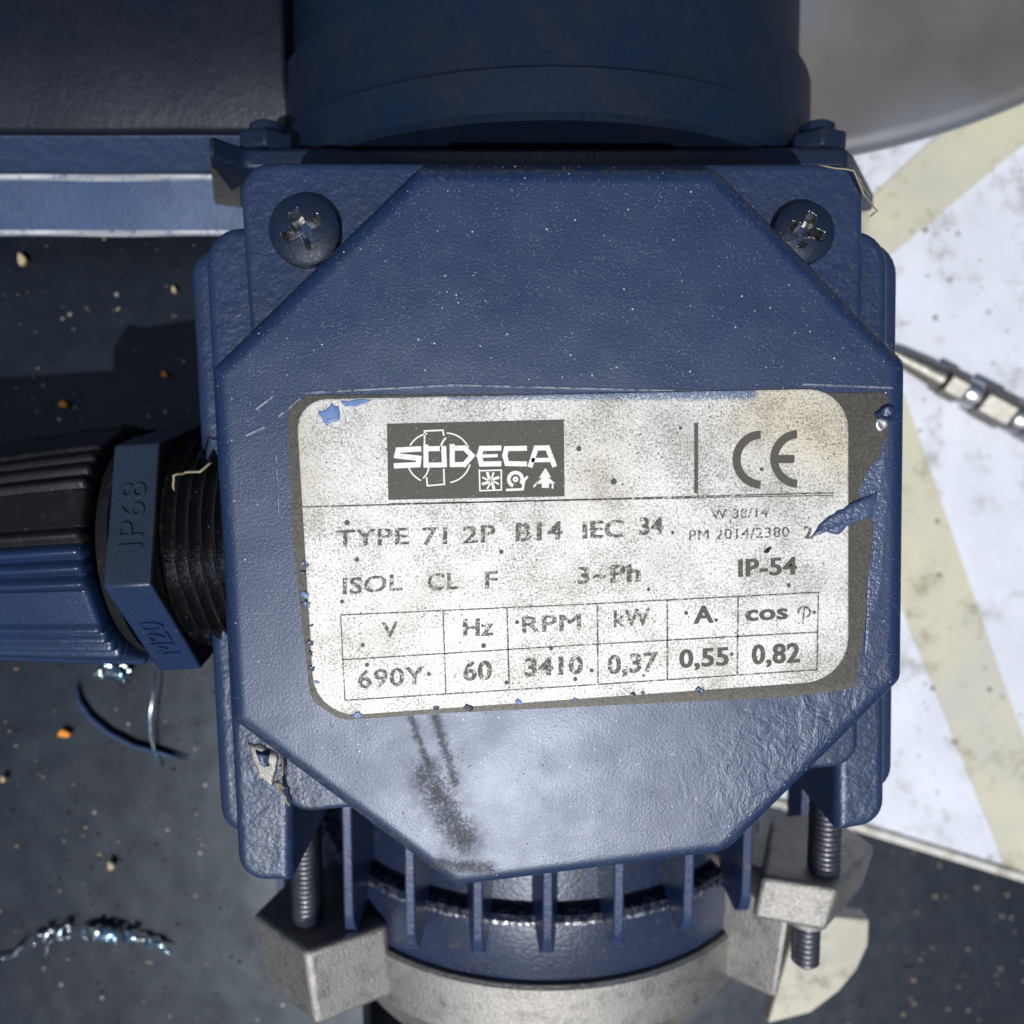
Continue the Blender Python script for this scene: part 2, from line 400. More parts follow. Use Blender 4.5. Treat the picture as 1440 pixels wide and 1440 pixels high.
# white board lying right of the motor
BZ = -148
bp = [P(880, -300, BZ), P(1900, -300, BZ), P(1900, 1365, BZ), P(1440, 1226, BZ), P(1190, 1150, BZ), P(880, 1058, BZ)]
board = empty('white_board', Vector((150, 20, GZ+1)))
tag(board, 'white painted board with diagonal tape strips, lying right of the motor', 'board')
slab('board_panel', Outline([v.xy for v in bp], .5), [(0, BZ-7), (0, BZ-.6), (.6, BZ), (1.2, BZ)], [M['board']], board)
ed = [P(880, 1062, BZ), P(1190, 1153, BZ), P(1440, 1229, BZ), P(1900, 1369, BZ)]
eb = [v+Vector((0, -3.2, 0)) for v in ed]
o = prism('edge_strip', ed+eb[::-1], (0, 0, -9), M['edge'], board, bevel=.7)
def sheet(name, quad, z, mat, parent, th=.25, rad=.4, n=1, cols=None):
    poly = px_poly(quad, z, rad)
    return slab(name, poly, [(0, z-th), (0, z), (.1, z)], mat, parent)
sheet('tape_strip', [(1205, 295), (1330, 180), (1480, 60), (1560, 110), (1440, 203), (1262, 352), (1225, 380)], BZ+.5, M['tape'], board, .6)
sheet('tape_strip', [(1190, 560), (1272, 555), (1410, 955), (1520, 1255), (1428, 1222), (1413, 1216), (1230, 760)], BZ+.5, M['tape'], board, .6)

# steel drum at upper right: rolled sheet wall with a folded bottom edge
C0 = P(1030, -1060, -96)
arcR = (P(1200, 217, -96)-C0).length
prof = []
V, Fc = [], []; n = 90
ring = [(arcR-120, -96), (arcR-4, -93), (arcR-1.2, -93.4), (arcR, -95), (arcR, -97.5), (arcR-1.5, -98.6), (arcR-60, -99), (arcR-120, -100)]
for i in range(n+1):
    a = R(-100+70*i/n)
    for r_, z_ in ring: V.append((C0.x+r_*math.cos(a), C0.y+r_*math.sin(a), z_))
m_ = len(ring)
for i in range(n):
    for k in range(m_): Fc.append((i*m_+k, i*m_+(k+1) % m_, (i+1)*m_+(k+1) % m_, (i+1)*m_+k))
Fc += [tuple(range(m_)), tuple(range(n*m_, n*m_+m_))]
drum = mesh_obj('steel_disc', V, Fc, M['drum_steel'], origin=P(1300, 120, -99), auto=50)
tag(drum, 'large grey sheet steel disc with curved rim above the white board', 'metal disc')

# blue fan housing at upper left
hs = empty('fan_housing', Vector((-90, 80, GZ)))
tag(hs, 'dark blue dirty fan housing with bright folded flange, upper left of the motor', 'fan housing')
def xprofile(name, prof, x0, x1, mat, parent, bevel, nseg=24, wob=.25):
    V, Fc = [], []; m_ = len(prof)
    for i in range(nseg+1):
        x = x0+(x1-x0)*i/nseg
        for k, (y, z) in enumerate(prof): V.append((x, y+wob*noise.noise(Vector((x*.05, k, 0))), z+wob*noise.noise(Vector((x*.05, k, 5)))))
    for i in range(nseg):
        for k in range(m_): Fc.append((i*m_+k, i*m_+(k+1) % m_, (i+1)*m_+(k+1) % m_, (i+1)*m_+k))
    Fc += [tuple(range(m_)), tuple(range(nseg*m_, nseg*m_+m_))]
    return mesh_obj(name, V, Fc, mat, parent, bevel=bevel, auto=30)
yq = lambda py, z: P(150, py, z).y
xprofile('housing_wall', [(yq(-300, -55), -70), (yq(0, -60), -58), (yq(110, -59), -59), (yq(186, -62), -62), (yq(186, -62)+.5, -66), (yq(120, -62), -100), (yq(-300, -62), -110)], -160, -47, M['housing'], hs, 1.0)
xprofile('rib_band', [(yq(190, -64), -63.5), (yq(243, -69), -69), (yq(243, -69), -74), (yq(190, -64), -74)], -160, -46, M['cast'], hs, .6)
xprofile('flange_strip', [(yq(247, -70), -69.6), (yq(252, -70), -70.4), (yq(318, -73), -72.5), (yq(328, -73), -73.2), (yq(328, -73), -76), (yq(247, -70), -76)], -160, -44, M['strip'], hs, .5)
s = NT('edge_highlight'); wm = s.ramp(s.noise(.25, 6, .8), .36, .50)  # patchy pale colour painted as the highlight along the flange edges
s.set('Base Color', s.mix(wm, (.035, .08, .19), (.50, .53, .58))); s.set('Metallic', s.math('MULTIPLY', wm, .5)); s.set('Roughness', .4); M['highlight'] = s.m
for yy, zz in ((yq(249, -70), -69.6), (yq(327, -73), -72.6)):  # thin strips added on both flange edges to carry the painted highlight
    xprofile('edge_highlight', [(yy+.55, zz-.5), (yy+.4, zz+.12), (yy-.35, zz+.12), (yy-.75, zz-.6)], -160, -44, M['highlight'], hs, 0, wob=.35)
#xprofile('lower_plate', [(yq(190, -64)+8, -80), (yq(326, -73)+4, -80), (yq(326, -73)+4, -170), (yq(190, -64)+8, -170)], -160, -44, M['housing'], hs, .5)

# ---------------- the motor ----------------
mot = empty('electric_motor', ORIG)
tag(mot, 'blue painted three phase electric motor with octagonal terminal box lid and worn silver nameplate', 'electric motor')
AX, AZ = 7.0, -95.0

# body barrel, fins, end shield
YB = P(750, 1288, -39).y; YS = P(750, 1384, -37.5).y
lathe('body_barrel', [(50, 40), (50, 54.3), (YB-1.5, 54.3), (YB-3, 40)], 'Y', (AX, AZ), M['body'], mot, seg=96)
for px, pb in ((395, 1290), (490, 1310), (577, 1335), (672, 1343), (770, 1342), (870, 1328), (968, 1310), (1050, 1282), (1130, 1247)):
    tip = -30.
    for _ in range(8):
        x = P(px, pb-40, tip).x; dx = x-AX; tip = AZ+math.sqrt(max(100, 66.5**2-dx*dx))
    base = AZ+math.sqrt(max(25, 51.5**2-dx*dx)); tw = .95; ye = P(px, pb, tip-3).y
    prof = [(38, base-3), (38, tip), (ye+5.5, tip), (ye+2.2, tip-.8), (ye, tip-3.2), (ye+1.2, tip-7), (max(ye+4, YB+.5), base-3)]
    V = [(x+sgn*(tw+.14*(tip-z)), y, z) for sgn in (-1, 1) for (y, z) in prof]
    m_ = len(prof)
    Fc = [(k, (k+1) % m_, m_+(k+1) % m_, m_+k) for k in range(m_)]+[tuple(range(m_)), tuple(range(m_, 2*m_))]
    mesh_obj('cooling_fin', V, Fc, M['fin'], mot, bevel=.3, auto=35)
# end shield (painted rim, bare casting below)
lathe('end_shield', [(YB+.6, 45), (YB+.6, 56.8), (YB-.4, 57.9), (YB-1.4, 57.9), (YS+1.2, 57.6), (YS, 57.0), (YS-.6, 53)], 'Y', (AX, AZ), M['body'], mot, seg=128, auto=25)
lathe('shield_rim', [(YS+.2, 50), (YS+.2, 58.2), (YS-.5, 58.8), (YS-12, 58.2), (YS-15, 56), (YS-24, 50), (YS-32, 40), (YS-36, 30)], 'Y', (AX, AZ), M['alu'], mot, seg=128, auto=25)

lathe('worn_ledge', [(YB+.75, 55.2), (YB+.75, 57.2), (YB-.2, 58.05), (YB-.9, 58.08), (YB-.9, 56.5)], 'Y', (AX, AZ), M['worn_edge'], mot, seg=128, auto=25)
# lugs with through studs
def lug(pts, apex_z, y1, mats):
    """pts: photo pixels of the face turned to the box, its apex first"""
    y0 = P(*pts[0], apex_z).y; c = [PY(x, y, y0) for x, y in pts]
    top = [(x, y0, z) for x, z in c]; n = len(c)
    V = top+[(x*.97+.03*AX, y1, z*.97-2.4) for x, z in c]
    Fc = [(i, (i+1) % n, n+(i+1) % n, n+i) for i in range(n)]+[tuple(range(n)), tuple(range(n, 2*n))]
    mesh_obj('lug', V, Fc, mats, mot, bevel=1.2, auto=35); return y0
YL = lug([(430, 1340), (545, 1300), (530, 1225), (440, 1215), (398, 1243), (355, 1285)], -38, P(430, 1340, -38).y-17, M['alu'])
YR = lug([(1178, 1250), (1070, 1232), (1085, 1150), (1150, 1140), (1192, 1160), (1232, 1190)], -38, P(1178, 1308, -40).y, M['alu'])
YRR = P(1178, 1308, -40).y
prism('lug_web', [(-38, YL-2.5, -44.5), (-28, YL-2.5, -50.5), (-15, YL-2.5, -62), (-46, YL-2.5, -62)], (1.5, -15, -2), M['alu'], mot, bevel=1.6)
prism('lug_web', [(59, YR-2, -43.5), (49, YR-2, -51.5), (38, YR-2, -62), (64, YR-2, -66)], (-2, YS-9-YR, -3), M['alu'], mot, bevel=1.6)
def stud(x, z, ya, yb, r=3.4):
    n = int(abs(ya-yb)/1.05); pr = [(ya, r*.6), (ya, r*.82)]
    for k in range(n):
        y = ya-(k+.5)*(ya-yb)/n; h = (ya-yb)/n
        pr += [(y+h*.18, r*1.0), (y-h*.02, r), (y-h*.30, r*.83), (y-h*.36, r*.83)]
    pr += [(yb, r*.8), (yb-.6, r*.55)]
    return lathe('threaded_stud', pr, 'Y', (x, z), M['thread'], mot, seg=28, pitch=0, auto=60)
xl, zl = PY(435, 1288, YL); stud(xl, zl+1.2, -40, YL-1)
xr, zr = PY(1155, 1218, YR); stud(xr, zr+1.2, P(1155, 1068, zr+4).y, YR-1)
yr1 = P(1178, 1308, -40).y
stud(PY(1154, 1318, yr1)[0], zr+1.2, yr1+1, P(1154, 1352, zr+1).y, 2.9)
lathe('spot_face', [(yr1+.5, 4.8), (yr1-1.2, 4.4), (yr1-1.6, 3.4)], 'Y', (PY(1154, 1318, yr1)[0], zr+.6), M['alu'], mot, seg=24)
# pale foot plate seen behind the right lug
fp = [P(x, y, -84) for x, y in ((1080, 1440), (1120, 1300), (1165, 1288), (1223, 1293), (1221, 1330), (1205, 1365), (1180, 1395), (1140, 1425))]
prism('foot_plate', fp, (0, 0, -5), M['pale'], mot, bevel=.6)

# mounting flange with ears, nuts; drum beyond
YF = P(720, 205, -41).y; YN = P(720, 238, -41).y
fl = [(PY(345, 207, YF)[0], -41.5), (PY(1190, 205, YF)[0], -41), (PY(1226, 228, YN)[0], -45), PY(1228, 298, YN), PY(1214, 299, YN), (66, -118), (-52, -118), PY(338, 293, YN), PY(301, 288, YN), PY(295, 222, YN)]
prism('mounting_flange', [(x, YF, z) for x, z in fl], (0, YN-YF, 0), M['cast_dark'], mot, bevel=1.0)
ear = [(296, 232), (304, 238), (318, 256), (326, 268), (338, 262), (338, 291), (302, 286)]
prism('bare_ear', [(PY(x, y, YN)[0], YN+.1, PY(x, y, YN)[1]) for x, y in ear], (0, -.25, 0), M['alu'], mot, bevel=0)
for px, rot in ((375, 12), (1150, -10)):
    x = P(px, 190, -46).x; z = -46.5
    hp = [(x+5.6*math.sin(R(60*k+rot)), YF+.1, z+5.6*math.cos(R(60*k+rot))) for k in range(6)]
    prism('hex_nut', hp, (0, P(px, 178, -41).y-YF, 0), M['cast_dark'], mot, bevel=.6)
    yn = P(px, 178, -41).y
    lathe('bolt_end', [(yn-.2, 3.4), (yn+2.0, 3.3), (yn+2.6, 2.4)], 'Y', (x, z), M['cast_dark'], mot, seg=24)
YD = P(765, 88, -28.5).y
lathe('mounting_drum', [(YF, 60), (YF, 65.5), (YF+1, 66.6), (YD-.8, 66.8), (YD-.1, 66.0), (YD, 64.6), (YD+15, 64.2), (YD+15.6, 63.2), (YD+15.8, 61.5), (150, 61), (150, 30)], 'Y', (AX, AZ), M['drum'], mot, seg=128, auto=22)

# terminal box base: wide lower tray and upper rim
L2 = px_poly([(262, 345), (1268, 333), (1259, 1112), (1178, 1130), (1178, 1000), (412, 1020), (412, 1170), (308, 1182)], -20, [5, 6, 5, .8, 1, 1, .8, 5])
slab('box_base', L2, rnd_prof(-62, -20, 2.2), M['cast'], mot)
L1 = px_poly([(284, 318), (1252, 322), (1246, 1160), (1176, 1172), (1176, 1030), (410, 1060), (410, 1242), (334, 1241)], -14.5, [5.5, 5.5, 5.5, .8, 1, 1, .8, 5.5])
slab('box_rim', L1, rnd_prof(-40, -14.5, 1.6), M['cast'], mot)
# lid: corner plate and raised octagon
T = px_poly([(334, 227), (1216, 229), (1208, 1078), (397, 1146)], -12, [4.6, 4.6, 4.2, 4.6])
slab('lid_plate', T, rnd_prof(-14.6, -12, 1.1), M['cast'], mot, wobble=.1)
OC = [(590, 233), (1006, 235), (1273, 508), (1268, 955), (1022, 1198), (640, 1247), (326, 1012), (297, 518)]
OCT = px_poly(OC, -1.5, [1.6, 2.0, 2.2, 2.5, 5.0, 3.0, 1.8, 1.6])
lid = slab('box_lid', OCT, [(0-.5, -12.4), (-.1, -4)]+[(2.6*(1-math.cos(R(a))), -2.6+2.6*math.sin(R(a))) for a in range(0, 91, 10)]+[(2.9, 0), (3.4, 0)], M['lid'], mot, auto=50)

# screws with cross recess
def screw(px, py, z, rad, rot, h=1.8):
    c = P(px, py, z); N, K = 64, 26; V, Fc, mi = [], [], []
    def hz(x, y):
        r = math.hypot(x, y)/rad
        base = h*math.sqrt(max(0, 1-(r*.93)**2)) if r < 1 else -1.2
        xa = x*math.cos(rot)+y*math.sin(rot); ya = -x*math.sin(rot)+y*math.cos(rot); rr = math.hypot(x, y)
        wd = rad*.17; ln = rad*(.58+.05*math.sin(3*math.atan2(y, x)+px))
        def arm(u, v):
            ww = wd+max(0, (.16*rad-abs(u)))*.7
            return min(1, max(0, (ww-abs(v))/.34))*min(1, max(0, (ln-abs(u))/.5))
        k = max(arm(xa, ya), arm(ya, xa)); dep = 4.2*(1-.5*min(1, rr/ln))
        return base-k*dep, k
    NG = 128; idx = {}
    for i in range(NG+1):
        for j in range(NG+1):
            x = (i/NG*2-1); y = (j/NG*2-1)
            # square to disc
            X = x*math.sqrt(1-y*y/2)*rad; Y = y*math.sqrt(1-x*x/2)*rad
            zz, k = hz(X, Y); idx[i, j] = len(V); V.append((c.x+X, c.y+Y, z-1.6+zz))
    for i in range(NG):
        for j in range(NG):
            Fc.append((idx[i, j], idx[i+1, j], idx[i+1, j+1], idx[i, j+1]))
            ks = []
            for a, b in ((i, j), (i+1, j+1)):
                x, y = a/NG*2-1, b/NG*2-1; ks.append(hz(x*math.sqrt(1-y*y/2)*rad, y*math.sqrt(1-x*x/2)*rad)[1])
            mi.append(1 if max(ks) > .02 else 0)
    # side skirt
    b0 = len(V)
    rim = [idx[i, 0] for i in range(NG)]+[idx[NG, j] for j in range(NG)]+[idx[i, NG] for i in range(NG, 0, -1)]+[idx[0, j] for j in range(NG, 0, -1)]
    for q in rim: v = V[q]; V.append((v[0], v[1], -12.2))
    for k in range(len(rim)): Fc.append((rim[k], rim[(k+1) % len(rim)], b0+(k+1) % len(rim), b0+k)); mi.append(0)
    return mesh_obj('cross_head_screw', V, Fc, [M['cast_dark'], M['worn_slot']], mot, mi=mi, auto=50)
screw(425, 321, -9.0, 5.3, R(28)); screw(1134, 325, -9.0, 4.6, R(-18))

# cable gland
gl = bpy.data.objects.new('cable_gland', None); COL.objects.link(gl); gl.parent = mot; parent_origin[gl.name] = ORIG; gl.empty_display_size = .01
GY, GZc = -17.2, -30.0
RN, A0 = 23.0, 10
pv = Vector((-45, GY, GZc))-ORIG; gl.rotation_euler = (0, 0, R(3.5)); gl.location = (pv-Matrix.Rotation(R(3.5), 3, 'Z')@pv)*.001
# hex nut: facets by angle (theta from +z towards -y)
hv = [(GY-RN*math.sin(R(A0+60*k)), GZc+RN*math.cos(R(A0+60*k))) for k in range(6)]
V = [(-62.6, y, z) for y, z in hv]+[(-55.2, y, z) for y, z in hv]
Fc = [(k, (k+1) % 6, 6+(k+1) % 6, 6+k) for k in range(6)]+[tuple(range(6)), tuple(range(6, 12))]
hexn = mesh_obj('hex_nut', V, Fc, [M['gland_blue'], M['gland_slate'], M['black']], gl, mi=[0, 0, 2, 2, 1, 1, 2, 2], bevel=.45, auto=35)
# black threaded neck
pr = [(-56, 14)]
x = -55.3
pr.append((x, 17.6))
while x < -36:
    pr += [(x+.3, 18.9), (x+.75, 19.0), (x+1.35, 17.4), (x+1.6, 17.3)]; x += 2.05
lathe('threaded_neck', pr, 'X', (GY, GZc), M['grease'], gl, seg=96, auto=70)
lathe('collar', [(-64.8, 12), (-64.8, 19.5), (-62.5, 20.4), (-62.3, 14)], 'X', (GY, GZc), M['black'], gl, seg=64)
# ribbed dome nut
def sect(th):     # th in degrees from +z towards -y
    t = (th+15+720) % 45
    r = 20.6
    if t < 28:
        r += 1.0*(.5+.5*math.cos(2*math.pi*(t/7)+math.pi))**.7
    else: r = 20.9/math.cos(R(t-36.5))*math.cos(R(8.5))
    return r
V, Fc, mi = [], [], []; NS = 720
prx = [(-66.2, .80), (-66.2, .965), (-66.6, .995), (-67.2, 1.0), (-76, .97), (-84, .935), (-96, .88), (-100, .93), (-104, .7), (-104, .5)]
for x, k in prx:
    for i in range(NS):
        th = i*360/NS; r = sect(th)*k
        V.append((x, GY-r*math.sin(R(th)), GZc+r*math.cos(R(th))))
for k in range(len(prx)-1):
    for i in range(NS):
        Fc.append((k*NS+i, k*NS+(i+1) % NS, (k+1)*NS+(i+1) % NS, (k+1)*NS+i)); th = i*360/NS; mi.append(0 if (th < 150 or th > 352) else 1)
Fc.append(tuple(range(NS))); mi.append(1)
mesh_obj('ribbed_cap_nut', V, Fc, [M['gland_blue'], M['black']], gl, mi=mi, auto=50)
lathe('cable', [(-101, 9.5), (-200, 9.5)], 'X', (GY, GZc), M['black'], gl, seg=32)

# ---------------- writing ----------------
dg = None
def glyphs(txt, bold=0.):
    cu = bpy.data.curves.new('t', 'FONT'); cu.body = txt; cu.offset = 0 if any(c in txt for c in 'MW') else bold*.8; cu.resolution_u = 3; cu.space_character = 1.06
    ob = bpy.data.objects.new('t', cu); COL.objects.link(ob)
    bpy.context.view_layer.update()
    me = bpy.data.meshes.new_from_object(ob.evaluated_get(bpy.context.evaluated_depsgraph_get()))
    vs = [v.co.copy() for v in me.vertices]; fs = [tuple(p.vertices) for p in me.polygons]
    bpy.data.objects.remove(ob); bpy.data.curves.remove(cu); bpy.data.meshes.remove(me)
    return vs, fs
ZL = .34
def solid(name, vs, fs, th, nrm, mat, parent):
    """give flat faces a thickness along nrm"""
    bm = bmesh.new(); bv = [bm.verts.new(v) for v in vs]
    for f in fs:
        try: bm.faces.new([bv[i] for i in f])
        except ValueError: pass
    bmesh.ops.remove_doubles(bm, verts=bm.verts, dist=1e-5)
    r = bmesh.ops.extrude_face_region(bm, geom=bm.faces[:])
    bmesh.ops.translate(bm, verts=[v for v in r['geom'] if isinstance(v, bmesh.types.BMVert)], vec=nrm*th)
    bm.verts.index_update(); V = [v.co.copy() for v in bm.verts]; Fc = [tuple(v.index for v in f.verts) for f in bm.faces]; bm.free()
    return mesh_obj(name, V, Fc, mat, parent, smooth=False)
def word(txt, l, r, base0, base1, h, mat='ink_worn', bold=.012, parent=None, z=None, fit=None):
    """print txt with its baseline from (l, base0) to (r, base1) in photo pixels, cap height h px"""
    z = ZL if z is None else z
    vs, fs = glyphs(txt, bold)
    g = .011 if bold < .02 else .022; n0 = len(vs)
    vs = [Vector((v.x-g, v.y, 0)) for v in vs]+[Vector((v.x+g, v.y, .002)) for v in vs]; fs = fs+[tuple(i+n0 for i in f) for f in fs]
    x0, x1 = min(v.x for v in vs), max(v.x for v in vs)
    hh = fit or .729*1.0
    A, B = P(l, base0, z), P(r, base1, z); U = (B-A)/(x1-x0); C = P(l, base0-h, z)
    Vv = (C-A)/hh
    out = [A+U*(v.x-x0)+Vv*v.y+Vector((0, 0, v.z*3)) for v in vs]
    return solid('printed_text', out, fs, .02, Vector((0, 0, 1)), M[mat], parent or plate)
def seg(a, b, wpx, mat='ink_worn', name='printed_line', z=None, parent=None, jag=0):
    z = ZL if z is None else z
    A, B = P(*a, z), P(*b, z); d = (B-A).normalized(); nn = Vector((-d.y, d.x, 0))*wpx*.05
    return prism(name, [A+nn, A-nn, B-nn, B+nn], (0, 0, .02), M[mat], parent or plate, bevel=0)

bor = px_poly([(402, 556), (1250, 552), (1249, 640), (1228, 800), (1203, 968), (1110, 980), (620, 1003), (480, 1013), (437, 985), (413, 770)], .12, [4, 1.2, 1, 3, 1.5, 1, 1, 4, 3, 3])
plate = slab('nameplate', bor, [(0, -.05), (0, .12), (.1, .14)], M['border'], mot)
fo = px_poly([(416, 562), (1193, 546), (1193, 956), (443, 1009)], .3, [4.2, 5.8, 6.4, 6.0])
slab('pale_foil', fo, [(0, .1), (0, .27), (.08, .30), (.3, .30)], M['foil'], plate)

seg((425, 713), (1172, 693), 2.0); seg((546, 708.5), (1172, 696.5), 1.4)
seg((979, 595), (979, 694), 5.5, 'ink')
seg((480, 865), (820, 850), 1.7); seg((820, 850), (1151, 833), 1.9)
seg((480, 928), (820, 907), 1.6); seg((820, 907), (1149, 889), 1.8)
seg((485, 985), (820, 964), 1.7); seg((820, 964), (1149, 942), 1.8)
for a, b, w_ in (((479, 865), (485, 985), 1.7), ((623, 859), (627, 975), 2.0), ((713, 855), (716, 968), 2.4), ((840, 849), (841, 962), 2.4), ((938.5, 844), (938.5, 956), 2.6), ((1038, 839), (1037, 949), 2.4), ((1151, 833), (1149, 942), 2.0)): seg(a, b, w_)
WORDS = [('TYPE', 472, 575, 769, 765, 24, 0), ('71', 594, 629, 766, 765, 25, 0), ('2P', 651, 697, 764, 762, 25, 0), ('B14', 725, 791, 761, 758, 26, 1),
 ('IEC', 819, 877, 757, 755, 25, 1), ('34', 899, 933, 752, 751, 25, 1), ('W 38/14', 1000, 1080, 730, 727, 14, 0), ('PM 2014/2380', 969, 1110, 760, 755, 15, 0), ('2', 1130, 1143, 757, 757, 18, 1),
 ('ISOL', 482, 566, 836, 830, 24, 0), ('CL', 601, 645, 830, 828, 24, 0), ('F', 682, 700, 828, 827, 25, 0), ('3', 812, 829, 821, 820, 24, 1), ('~', 834, 852, 820, 819, 24, 0), ('Ph', 858, 901, 819, 817, 25, 1), ('IP-54', 1038, 1121, 811, 807, 25, 2),
 ('V', 537, 560, 897, 895, 22, 0), ('Hz', 651, 694, 895, 893, 25, 1), ('RPM', 734, 817, 890, 886, 24, 1), ('kW', 863, 914, 882, 879, 25, 1), ('A', 975, 1004, 877, 875, 25, 2), ('cos', 1048, 1108, 873, 870, 22.5, 2),
 ('690Y', 503, 597, 968, 962, 26, 0), ('60', 651, 692, 957, 955, 27, 1), ('3410', 738, 820, 951, 947, 26, 1), ('0,37', 854, 925, 948, 943, 27, 1), ('0,55', 955, 1025, 939, 935, 26, 2), ('0,82', 1057, 1125, 934, 931, 28, 2)]
for t, l, r, b0, b1, h, wt in WORDS:
    word(t, l, r, b0, b1, h, 'ink_worn' if wt < 2 else 'ink', .012 if wt == 0 else .022)
# phi
def arcband(cx, cy, r0, r1, a0, a1, mat, z=None, n=28, sx=1, name='printed_mark', parent=None):
    z = ZL if z is None else z; V, Fc = [], []
    for i in range(n+1):
        a = R(a0+(a1-a0)*i/n)
        for r in (r0, r1): V.append(P(cx+r*math.cos(a)*sx, cy-r*math.sin(a), z))
    for i in range(n): Fc.append((2*i, 2*i+1, 2*i+3, 2*i+2))
    return solid(name, V, Fc, .02, Vector((0, 0, 1)), M[mat], parent or plate)
arcband(1131, 861, 6, 8.6, -75, 195, 'ink_worn', sx=1.15); seg((1131, 855), (1129, 877), 2.4)
arcband(1071, 646.5, 29.5, 41, 92, 268, 'ink', sx=1.0); arcband(1124, 645.5, 29.5, 41, 95, 265, 'ink', sx=1.0)
seg((1094, 646), (1117, 645.5), 11, 'ink', 'printed_mark', z=ZL+.006)
for (x, y, r) in ((814, 631, 4), (863, 677, 4.5), (957, 602, 2.6), (488, 735, 4), (502, 787, 3.4), (481, 846, 3), (705, 776, 3.4), (1109, 823, 3), (905, 950, 2), (946, 749, 2.5), (680, 908, 3.6), (775, 912, 3), (1145, 861, 2.4), (603, 948, 2.8), (712, 960, 3), (809, 955, 3), (832, 943, 3), (1029, 920, 2.6), (516, 935, 3), (548, 892, 2), (912, 829, 2.5), (727, 875, 3), (1007, 872, 2.6), (965, 862, 3), (1071, 660, 2.8), (904, 974, 2.8), (510, 907, 3)):
    arcband(x, y, 0.05, r, 0, 360, 'ink', n=9, name='black_spot')
# the logo block and its writing
lg = [P(x, y, ZL) for x, y in ((544, 596), (793, 590), (794, 698), (546, 703))]
logo = prism('logo_panel', lg, (0, 0, .02), M['ink'], plate, bevel=0)
ZK = ZL+.04
def white_poly(pts, name='logo_letter'):
    return prism(name, [P(x, y, ZK) for x, y in pts], (0, 0, .02), M['logo_white'], plate, bevel=0)
def stroke(pts, w_, name='logo_line'):
    for i, (a, b) in enumerate(zip(pts, pts[1:])):
        a, b = Vector(a), Vector(b); d = (b-a).normalized()*w_*.42
        seg(a-d, b+d, w_, 'logo_white', name, z=ZK+.005*i)
# letters drawn as heavy strokes; x from 556 to 780, y 627..658
def sk(x, y): return (x, y-(x-556)*.02)
stroke([sk(589, 632), sk(560, 633), sk(558, 641), sk(589, 645), sk(588, 654), sk(557, 655)], 7.5, 'logo_letter')
stroke([sk(600, 632), sk(624, 632), sk(625, 655), sk(599, 655), sk(599, 629)], 7, 'logo_letter')
stroke([sk(637, 632), sk(653, 632), sk(664, 643), sk(653, 655), sk(636, 655), sk(636, 629)], 7, 'logo_letter')
stroke([sk(702, 633), sk(677, 633), sk(674, 643), sk(677, 655), sk(702, 655)], 7.2, 'logo_letter'); stroke([sk(677, 644), sk(698, 643.5)], 4.5, 'logo_letter')
stroke([sk(738, 634), sk(712, 634), sk(710, 644), sk(713, 655), sk(738, 656)], 7, 'logo_letter')
stroke([sk(746, 658), sk(754, 634), sk(770, 634), sk(779, 658)], 7, 'logo_letter'); stroke([sk(750, 651), sk(774, 651)], 6, 'logo_letter')
# thin outline figure behind the letters
stroke([(597, 627), (597, 606), (623, 605), (624, 612)], 2.2); stroke([(624, 660), (625, 681), (601, 683), (600, 672)], 2.2)
for a0, a1, cx in ((100, 150, 607), (200, 245, 607), (25, 88, 627), (-80, -15, 627)):
    arcband(cx, 644, 34, 36, a0, a1, 'logo_white', z=ZK, name='logo_line')
arcband(641, 632, 20, 22.5, 130, 185, 'logo_white', z=ZK, name='logo_line'); arcband(580, 655, 22, 24, -50, -5, 'logo_white', z=ZK, name='logo_line')
# three small pictograms
stroke([(674, 662), (705, 661), (705, 689), (675, 690), (674, 661)], 2)
for k in range(8):
    a = R(45*k+8); stroke([(690+3*math.cos(a), 676+3*math.sin(a)), (690+11.5*math.cos(a+.25), 676+11.5*math.sin(a+.25))], 4 if k % 2 else 2.5)
arcband(725, 674, 7, 12, -40, 250, 'logo_white', z=ZK, name='logo_line'); arcband(725, 674, 1, 4, 0, 360, 'logo_white', z=ZK, name='logo_line'); stroke([(713, 689), (735, 688), (737, 676), (741, 671)], 3.4)
white_poly([(767, 658), (775, 671), (771, 671), (781, 680), (772, 680), (772, 686), (762, 686), (762, 680), (753, 681), (762, 672), (758, 672)]); stroke([(751, 684), (756, 678)], 2.4); stroke([(777, 686), (777, 680)], 2.4)

# embossed letters on the gland nut
def emboss(txt, th_mid, span, s0, hgt, xl, mat):
    """text on the nut facet whose middle lies at angle th_mid (deg from +z towards -y); reads upwards (+y)"""
    rin = RN*math.cos(R(30)); nrm = Vector((0, -math.sin(R(th_mid)), math.cos(R(th_mid)))); along = Vector((0, math.cos(R(th_mid)), math.sin(R(th_mid)))); up = Vector((-1, 0, 0))
    vs, fs = glyphs(txt, 0); x0, x1 = min(v.x for v in vs), max(v.x for v in vs)
    c = Vector((xl, GY, GZc))+nrm*(rin-.02)
    out = [c+along*(s0+(v.x-x0)/(x1-x0)*span)+up*(v.y/.729*hgt) for v in vs]
    o = solid('embossed_text', out, fs, .32, nrm, M[mat], gl)
    b = o.modifiers.new('bevel', 'BEVEL'); b.width = .00008; b.segments = 2
emboss('IP68', A0-30, 10.5, -5.6, 4.2, -56.9, 'gland_slate')
emboss('M20', A0+30, 9, -6.5, 4.0, -57.1, 'gland_blue')

